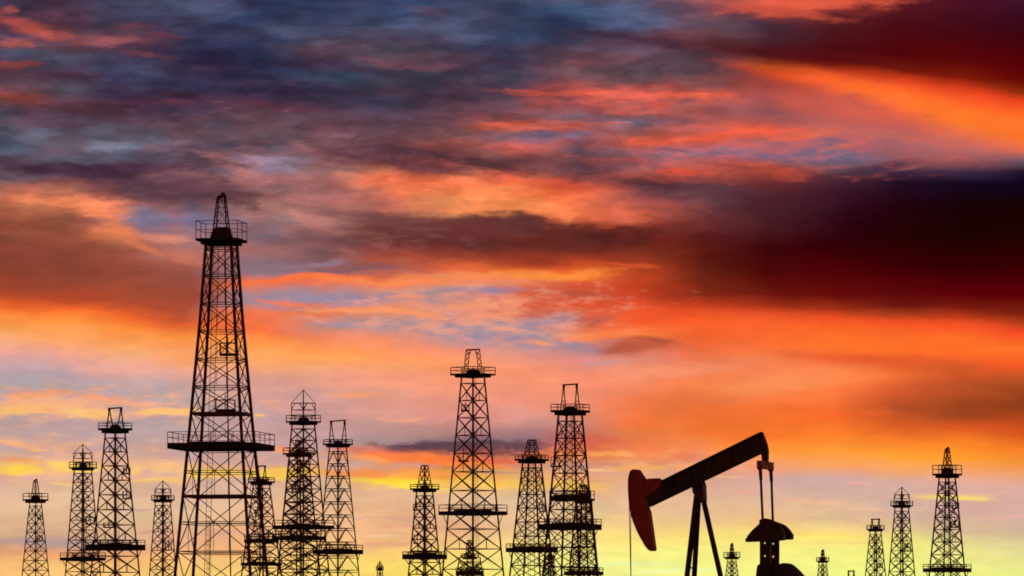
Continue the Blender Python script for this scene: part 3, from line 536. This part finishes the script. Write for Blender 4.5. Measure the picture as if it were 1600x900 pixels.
def sz(y_top, H=41.): return (YH-y_top)/(H-EYE)
derrick(346, 16.6, 10, [(385,47),(500,64),(680,97),(900,139)], (374,78,27,9), ('mast',301,29,11), [388,430,474,517,561,604,647,702,776,862,950], 
        'tallest derrick, with a slanted mast head, a railed crown and a wide waist walkway',
        mids=[(694,162,17,9)], heavy=(647,776), leg=4.6, brace=1.9, double=True, extra=[(556,356,24,20),(643,352,30,18)], seed=3)
derrick(55.5, sz(748), 40, [(790,19),(900,42)], (780,40,9,6), ('mast',748,14,5), 13.5, 'slender derrick with pointed mast head standing alone at the far left',
        leg=2.1, brace=1.35, extra=[(845,62,8,7),(812,63,7,5)], seed=5)
derrick(129.5, sz(694), 44, [(735,27),(900,55)], (730,44,8,5), ('cage',694,29,29,708), 14, 'derrick topped by a wire pyramid, just left of the goalpost-topped one',
        mids=[(871,72,7,5)], leg=2.4, brace=1.35, extra=[(820,141,13,12)], seed=6)
derrick(180, sz(638), 39, [(680,31),(900,76)], (669,53,8,8), ('goal',638,26,20,10,1), 21.5, 'thick-legged derrick with a goalpost frame on its crown and a broad dark lower platform',
        mids=[(851,94,7,9)], leg=3.0, brace=1.8, extra=[(741,198,10,10),(780,198,12,12),(825,170,16,8)], seed=7)
derrick(254.5, sz(751), 44, [(793,25),(900,42)], (780,37,6,5), ('cage',751,25,25,764), 13.5, 'slim derrick with wire pyramid top beside the tallest tower on its left',
        leg=2.2, brace=1.3, extra=[(860,263,9,12)], seed=8)
derrick(408.5, sz(728), 37, [(765,27),(900,62)], (752,42,6,6), ('goal',728,16,12,6,0), 14.5, 'derrick with a small goalpost crown half hidden by the right legs of the tallest tower',
        mids=[(843,54,8,5),(879,64,8,5)], leg=2.6, brace=1.4, extra=[(850,420,16,16),(806,404,10,10)], seed=9)
derrick(474, sz(609), 43, [(668,36),(900,81)], (658,55,9,6), ('cage',609,37,37,630), 18, 'large derrick crowned by a wire pyramid over a cage, in front of its lower twin',
        mids=[(821,97,8,6)], leg=3.0, brace=1.6, extra=[(760,480,12,10)], seed=10)
derrick(467, sz(690)*.97, 36, [(715,30),(900,66)], (708,50,8,6), ('trapeze',690,22,10), 16, 'dark derrick standing right behind the pyramid-topped one, its low crown showing through',
        mids=[(838,82,8,6)], leg=2.8, brace=1.6, extra=[(770,462,10,12)], seed=11)
derrick(528, sz(658), 44, [(702,27),(900,66)], (693,47,6,6), ('goal',658,27,23,8,1.5), 19, 'derrick with zigzag bracing and a goalpost crown, right of the wire pyramid tower',
        mids=[(859,79,7,7)], leg=2.5, brace=1.5, style='K', double=True, seed=12)
derrick(593.5, sz(877, 39), 40, [(893,8),(900,9.5)], (889,13,4,3), ('cage',877,7,7,882), 5.5, 'tiny far-off derrick low on the horizon between two big groups',
        leg=1.2, brace=.7, seed=13)
derrick(663.5, sz(728), 41, [(768,25),(900,51)], (763,46,6,6), ('trapeze',728,23,11), 16.5, 'dark stocky derrick with a truncated crown frame, left of the arch-topped tower',
        mids=[(866,70,4,8)], leg=2.8, brace=1.8, extra=[(798,651,10,10),(850,652,10,14)], seed=14)
derrick(739, sz(547), 44, [(592,36),(900,96)], (584,71,10,6), ('arch',547,30,21,7,1), 26.5, 'tall derrick with an open arch on its crown and a railed walkway two thirds down',
        mids=[(799,108,10,6)], leg=3.3, brace=1.7, extra=[(722,724,14,14),(643,727,12,10)], seed=15)
derrick(734, sz(810), 32, [(825,20),(900,40)], (870,28,5,4), ('trapeze',845,14,8), 11, 'low derrick seen through the legs of the arch-topped tower',
        mids=[(892,44,5,7)], leg=2.2, brace=1.4, seed=16)
derrick(831, sz(688), 25, [(724,29),(900,69)], (717,54,6,7), ('trapeze',688,27,13), 20.5, 'derrick with a truncated lattice crown, just left of the big goalpost-topped tower',
        mids=[(856,82,6,7)], leg=2.7, brace=1.7, extra=[(800,848,10,12)], seed=17)
derrick(891, sz(601), 28, [(650,37),(775,61),(900,86)], (641,62,9,8), ('goal',601,30,22,8,1), 26.5, 'big dark derrick with a goalpost crown, nearest tower on the pumpjack side',
        mids=[(775,66,8,8),(819,99,8,9)], leg=3.3, brace=1.8, extra=[(730,868,14,16)], seed=18)
derrick(912, sz(755), 30, [(788,25),(900,46)], (779,35,12,8), ('trapeze',758,18,10), 15, 'shorter derrick overlapping the right legs of the big goalpost-topped tower',
        mids=[(893,62,6,6)], leg=2.8, brace=1.6, extra=[(868,900,20,6)], seed=19)
derrick(859, sz(866), 33, [(874,12),(900,20)], (872,18,4,3), ('trapeze',866,7,4), 8, 'very low dark derrick top between the two towers left of the pumpjack',
        leg=1.8, brace=1.1, seed=20)
derrick(1143.5, sz(848), 38, [(878,14),(900,20)], (870,27,7,4), ('mast',848,8,3), 7.5, 'small distant derrick with pointed top between the pumpjack post and its counterweight',
        leg=1.5, brace=.9, seed=21)
derrick(1285.5, sz(858), 38, [(880,12),(900,16.5)], (876,21,5,3.5), ('mast',858,7,3), 8, 'small distant derrick with pointed top right of the pumpjack counterweight',
        leg=1.3, brace=.85, seed=22)
derrick(1330, sz(892), 38, [(910,9),(940,15)], (905,15,4,3), ('goal',892,11,9,3,0), 7, 'barely visible derrick top, only its goalpost frame above the bottom edge of the view',
        leg=1.2, brace=.8, seed=23)
derrick(1368, sz(811), 42, [(835,18),(900,32)], (826,29,5,4.5), ('goal',811,14,12,4,0), 13.5, 'small derrick with a goalpost crown, leftmost of the three close together at the right',
        leg=1.9, brace=1.2, extra=[(865,1374,8,7),(888,1375,8,7)], seed=24)
derrick(1409, sz(761), 44, [(797,22),(900,41)], (789,36,6,4.5), ('cage',761,24,24,773), 15, 'middle of the three derricks at the right, topped by a wire pyramid',
        leg=2.2, brace=1.3, extra=[(862,1418,9,12)], seed=25)
derrick(1480, sz(698), 39, [(750,26),(900,57)], (740,47,13,7), ('mast',698,17,6), 18, 'tallest derrick at the far right, with a slanted mast head above a railed crown',
        mids=[(888,77,6,6)], leg=2.7, brace=1.6, extra=[(795,1493,10,9),(825,1492,12,11)], seed=26)

# ------------------------------------------------------------------ pumpjack
PS, PPHI = 50.0, math.radians(15); PX = 1092; PD = F/PS
pj = thing('pumpjack', 'black beam pumpjack with a red head tipped down, nearest machine in the field', 'pumpjack', ((PX-800)/F*PD, PD, 0), -PPHI)
cph, sph = math.cos(PPHI), math.sin(PPHI)
def pp(x, y, ly=0.):
    """photo column/row of a point lying ly metres behind the machine's middle plane -> its place in that plane"""
    dx = (x-PX)/PS - ly*sph
    return (dx/cph, (YH-y)/PS + EYE)
def arc(cx_, cy_, r, a0, a1, n): return [(cx_+r*math.cos(math.radians(a0+(a1-a0)*i/n)), cy_-r*math.sin(math.radians(a0+(a1-a0)*i/n))) for i in range(n+1)]
head = [(989.3,734),(991.5,732.6),(999,733),(1001,736),(1008,746.7),(1010,760),(1009.5,777),(1013,790),(1016.5,800),(1020,825),(1024.5,858),(1023,860.8),(1021.5,859.6),(1019,861),(1017,859.8),(1011.5,853),(1006.5,844),(1001.5,835),(997,825),(993,815),(989.5,804),(987.3,792),(985.8,777),(985,762),(985.3,748),(986.8,740)]
m = MB(); m.prism([pp(*p) for p in head], -.20, .20)
face = [p for p in head[14:]] + [head[0]]
for a, b in zip(face, face[1:]):                                  # curved front plate the cables run over
    (x0, z0), (x1, z1) = pp(*a), pp(*b); d = Vector((x1-x0, 0, z1-z0)).normalized(); nn = Vector((d.z, 0, -d.x))*.03
    m.prism([(x0, z0), (x1, z1), (x1+nn.x, z1+nn.z), (x0+nn.x, z0+nn.z)], -.30, .30)
m.build('horse_head', RED, pj)
m = MB(); m.prism([pp(*p) for p in [(1008,747.4),(1011,748),(1017,747.2),(1031,746.8),(1034.5,751),(1034.5,760),(1013,775),(1009,775)]], -.15, .15)
m.box((pp(1024,0)[0], -.2, pp(0,750)[1]), (pp(1030,0)[0], .2, pp(0,748)[1])); m.build('head_hinge', RED, pj)
beam = [(1015.5,790.7),(1010.7,773),(1034.7,751.5),(1189,676.5),(1190.5,677.5),(1197,695),(1199,705),(1198.5,729),(1191,729),(1189.5,712),(1186.7,709.3)]
m = MB(); m.prism([pp(*p) for p in beam], -.12, .12)
def strip(a, b, hw, th, up):
    (x0, z0), (x1, z1) = pp(*a), pp(*b); d = Vector((x1-x0, 0, z1-z0)).normalized(); nn = Vector((-d.z, 0, d.x))*up*th
    m.prism([(x0, z0), (x1, z1), (x1-nn.x, z1-nn.z), (x0-nn.x, z0-nn.z)], -hw, hw)
strip((1034.2,751.2), (1189,676), .22, .045, 1); strip((1015.8,791.2), (1187,709.8), .22, .045, -1)
for t in (.12, .3, .5, .7, .88):                                  # web stiffeners
    x0, z0 = pp(1034.7+(1189-1034.7)*t, 751.5-75*t+2.5); x1, z1 = pp(1034.7+(1189-1034.7)*t+9, 751.5-75*t+26)
    m.bar((x0, 0, z0), (x1, 0, z1), .03)
    m.box((x0-.01, -.2, min(z0,z1)+.08), (x0+.02, .2, z0-.02))
m.build('walking_beam', BLACK, pj)
m = MB(); m.prism([pp(*p) for p in [(1083.5,758),(1098,751),(1101,758),(1101.5,772),(1102,784),(1097,786),(1085,770)]], -.26, .26)
m.tube((pp(1092,757)[0], -.36, pp(0,757)[1]), (pp(1092,757)[0], .36, pp(0,757)[1]), .09, 16); m.build('saddle_bearing', BLACK, pj, .01)
def post(px_top, y_top, ly_t, px_b, y_b, ly_b, w):
    xt, zt = pp(px_top, y_top, ly_t); xb, zb = pp(px_b, y_b, ly_b); a, b = Vector((xt, ly_t, zt)), Vector((xb, ly_b, zb))
    k = (zt-.55)/(zt-zb); g_ = a.lerp(b, k); m = MB(); m.bar(a, g_, w)
    m.box((g_.x-.25, g_.y-.25, g_.z-.06), (g_.x+.25, g_.y+.25, g_.z)); m.build('samson_post_leg', BLACK, pj); return a, g_
a1, g1 = post(1089.5, 764, -.10, 1073, 900, -.38, .125)
a2, g2 = post(1092.5, 764, .10, 1085.5, 900, .38, .125)
a3, g3 = post(1096.5, 770, 0, 1125.5, 900, 0, .14)
m = MB()
for t in (.42, .72): m.bar(a1.lerp(g1, t), a2.lerp(g2, t), .045)
m.bar(a1.lerp(g1, .72), a3.lerp(g3, .72), .05); m.bar(a2.lerp(g2, .72), a3.lerp(g3, .72), .05)
m.build('post_brace', BLACK, pj)
m = MB(); x, z = pp(1194.5, 728); m.box((x-.07, -.95, z-.12), (x+.07, .95, z+.12))
for q in (-.8, .8): m.tube((x, q-.05, z-.10), (x, q+.05, z-.10), .085, 14)
m.build('equalizer_beam', RED, pj, .012)
for ly, xt, xb in ((-.8, 1184.6, 1188), (.8, 1204.8, 1208.8)):
    m = MB(); (x0, z0), (xm, zm), (x1, z1) = pp(xt, 731, ly), pp(xt+(xb-xt)*.3, 752, ly), pp(xb, 818, ly)
    m.bar((x0, ly, z0), (xm, ly, zm), .10, .085); m.bar((xm, ly, zm), (x1, ly*.93, z1), .055); m.tube((x0, ly-.06, z0), (x0, ly+.06, z0), .08, 12)
    m.build('pitman_arm', STEEL, pj)
dome = [(1164,848),(1163.6,844.5),(1167,838.5),(1172,832),(1178,826),(1185,821),(1185,814),(1190,811.8),(1195,811.5),(1201,813.2),(1208,816),(1215,821.5),(1220,829),(1222.5,836),(1222,845.5),(1209,846.5)]
dome2 = [(1180,846),(1180,826),(1188,818),(1196,813.6),(1204,813.2),(1212,815),(1220,818),(1227,821.5),(1233,828),(1238.3,835.5),(1238.3,842.4),(1237,843.2),(1216,844)]
for ly, sh_, dy, dm in ((-.62, 0, 0, dome), (.62, 16, -1.5, dome2)):
    m = MB(); m.prism([pp(x, y, ly) for x, y in dm], ly-.17, ly+.17); m.build('counterweight', BLACK, pj, .02)
    # crank arm: a plate pierced by two round holes
    m = MB(); xl, xr = pp(1185+sh_, 0, ly)[0], pp(1201.2+sh_, 0, ly)[0]; xc = pp(1192.2+sh_, 0, ly)[0]
    zt, zb = pp(0, 846+dy)[1], pp(0, 912)[1]; hz = [pp(0, 849.6+dy*0)[1], pp(0, 869.8)[1]]; r = .034; q = .06; y0, y1 = ly-.07, ly+.07
    zz = [zb]
    for h in sorted(hz): zz += [h-q, h+q]
    zz.append(zt)
    for i in range(0, len(zz), 2):
        if zz[i+1]-zz[i] > 1e-3: m.box((xl, y0, zz[i]), (xr, y1, zz[i+1]))
    for h in hz:
        m.box((xl, y0, h-q), (xc-q, y1, h+q)); m.box((xc+q, y0, h-q), (xr, y1, h+q))
        i = len(m.v); n = 16
        for yy in (y0, y1):
            for k in range(n):
                t = 2*math.pi*(k+.5)/n; m.v.append((xc+r*math.cos(t), yy, h+r*math.sin(t)))
            for k in range(n):
                t = 2*math.pi*(k+.5)/n; c, s_ = math.cos(t), math.sin(t); e = q/max(abs(c), abs(s_)); m.v.append((xc+e*c, yy, h+e*s_))
        for k in range(n):
            k2 = (k+1)%n; m.f += [(i+k, i+k2, i+n+k2, i+n+k), (i+2*n+k, i+3*n+k, i+3*n+k2, i+2*n+k2), (i+k, i+2*n+k, i+2*n+k2, i+k2)]
    m.build('crank_arm', BLACK, pj)
m = MB(); m.prism([pp(*p) for p in [(1183,1062),(1184,900),(1186,884),(1192,880.5),(1214,881.5),(1218,883.5)]+[(1222,881.2),(1227,880.3),(1231.5,881.6),(1236,884.5),(1244,892),(1252,901),(1262,915),(1266,935),(1266,1062)]], -.42, .42)
m.tube((pp(1197,905)[0], -.74, pp(0,905)[1]), (pp(1197,905)[0], .74, pp(0,905)[1]), .1, 16); m.build('gear_reducer', BLACK, pj, .02)
for ly, x0 in ((-.07, 985.4), (.07, 988.0)):
    m = MB(); (xa, za), (xb, zb) = pp(x0-.6, 775, ly), pp(986.8, 925, ly*.5); m.tube((xa-.03, ly, za), (xb, ly*.5, zb), .012, 8); m.build('bridle_cable', CABLE, pj)
m = MB(); x, z = pp(986.8, 925); m.box((x-.05, -.16, z-.04), (x+.05, .16, z+.04)); m.build('carrier_bar', BLACK, pj)
m = MB(); m.tube((x, 0, z), (x, 0, .9), .018, 8); m.build('polished_rod', CABLE, pj)
m = MB(); xa, xb = pp(1040, 0)[0], pp(1290, 0)[0]
for q in (-.55, .55): m.box((xa, q-.1, .30), (xb, q+.1, .52))
for q in range(7): xq = xa+.1+(xb-xa-.4)*q/6; m.box((xq, -.7, .26), (xq+.18, .7, .30))
m.build('skid_base', BLACK, pj)
m = MB(); m.box((xa-.4, -1.1, 0), (xb+.4, 1.1, .26)); m.build('concrete_pad', CONC, pj, .02)
x = pp(986.8, 925)[0]; wx = pj.location.x + x*cph; wy = pj.location.y - x*sph
wh = thing('wellhead', 'low wellhead casing on the ground under the red head of the pumpjack', 'wellhead', (wx, wy, 0))
m = MB(); m.tube((0,0,0), (0,0,.55), .11, 16); m.tube((0,0,.55), (0,0,.62), .2, 16); m.tube((0,0,.62), (0,0,.95), .07, 14); m.build('casing', BLACK, wh)
m = MB(); m.tube((-.45,0,.42), (.45,0,.42), .045, 12); m.tube((.32,0,.42), (.32,0,.6), .02, 8); m.tube((.32,0,.58), (.32,0,.60), .11, 14); m.build('valve', BLACK, wh)

# ------------------------------------------------------------------ thin radio mast seen through the tallest tower
S_ = sz(806, 30); D_ = F/S_
rm = thing('radio_mast', 'very thin guyed mast with short crossarms seen through the tallest derrick', 'mast', ((326.5-800)/F*D_, D_, 0))
m = MB(); zt = (YH-806)/S_+EYE; w = 3.2/S_
for sx, sy in ((-1,-1),(1,-1),(0,1)): m.bar((sx*w, sy*w, 0), (sx*w, sy*w, zt-8/S_), .5/S_)
for y in range(812, 1010, 8): z = (YH-y)/S_+EYE; m.bar((-w, -w, z), (w, -w, z+1), .3/S_)
m.build('pole', STEEL, rm)
m = MB()
for y in (808, 818, 846, 853): z = (YH-y)/S_+EYE; m.bar((-4.2/S_, 0, z), (4.2/S_, 0, z), .6/S_)
m.build('crossarm', STEEL, rm)
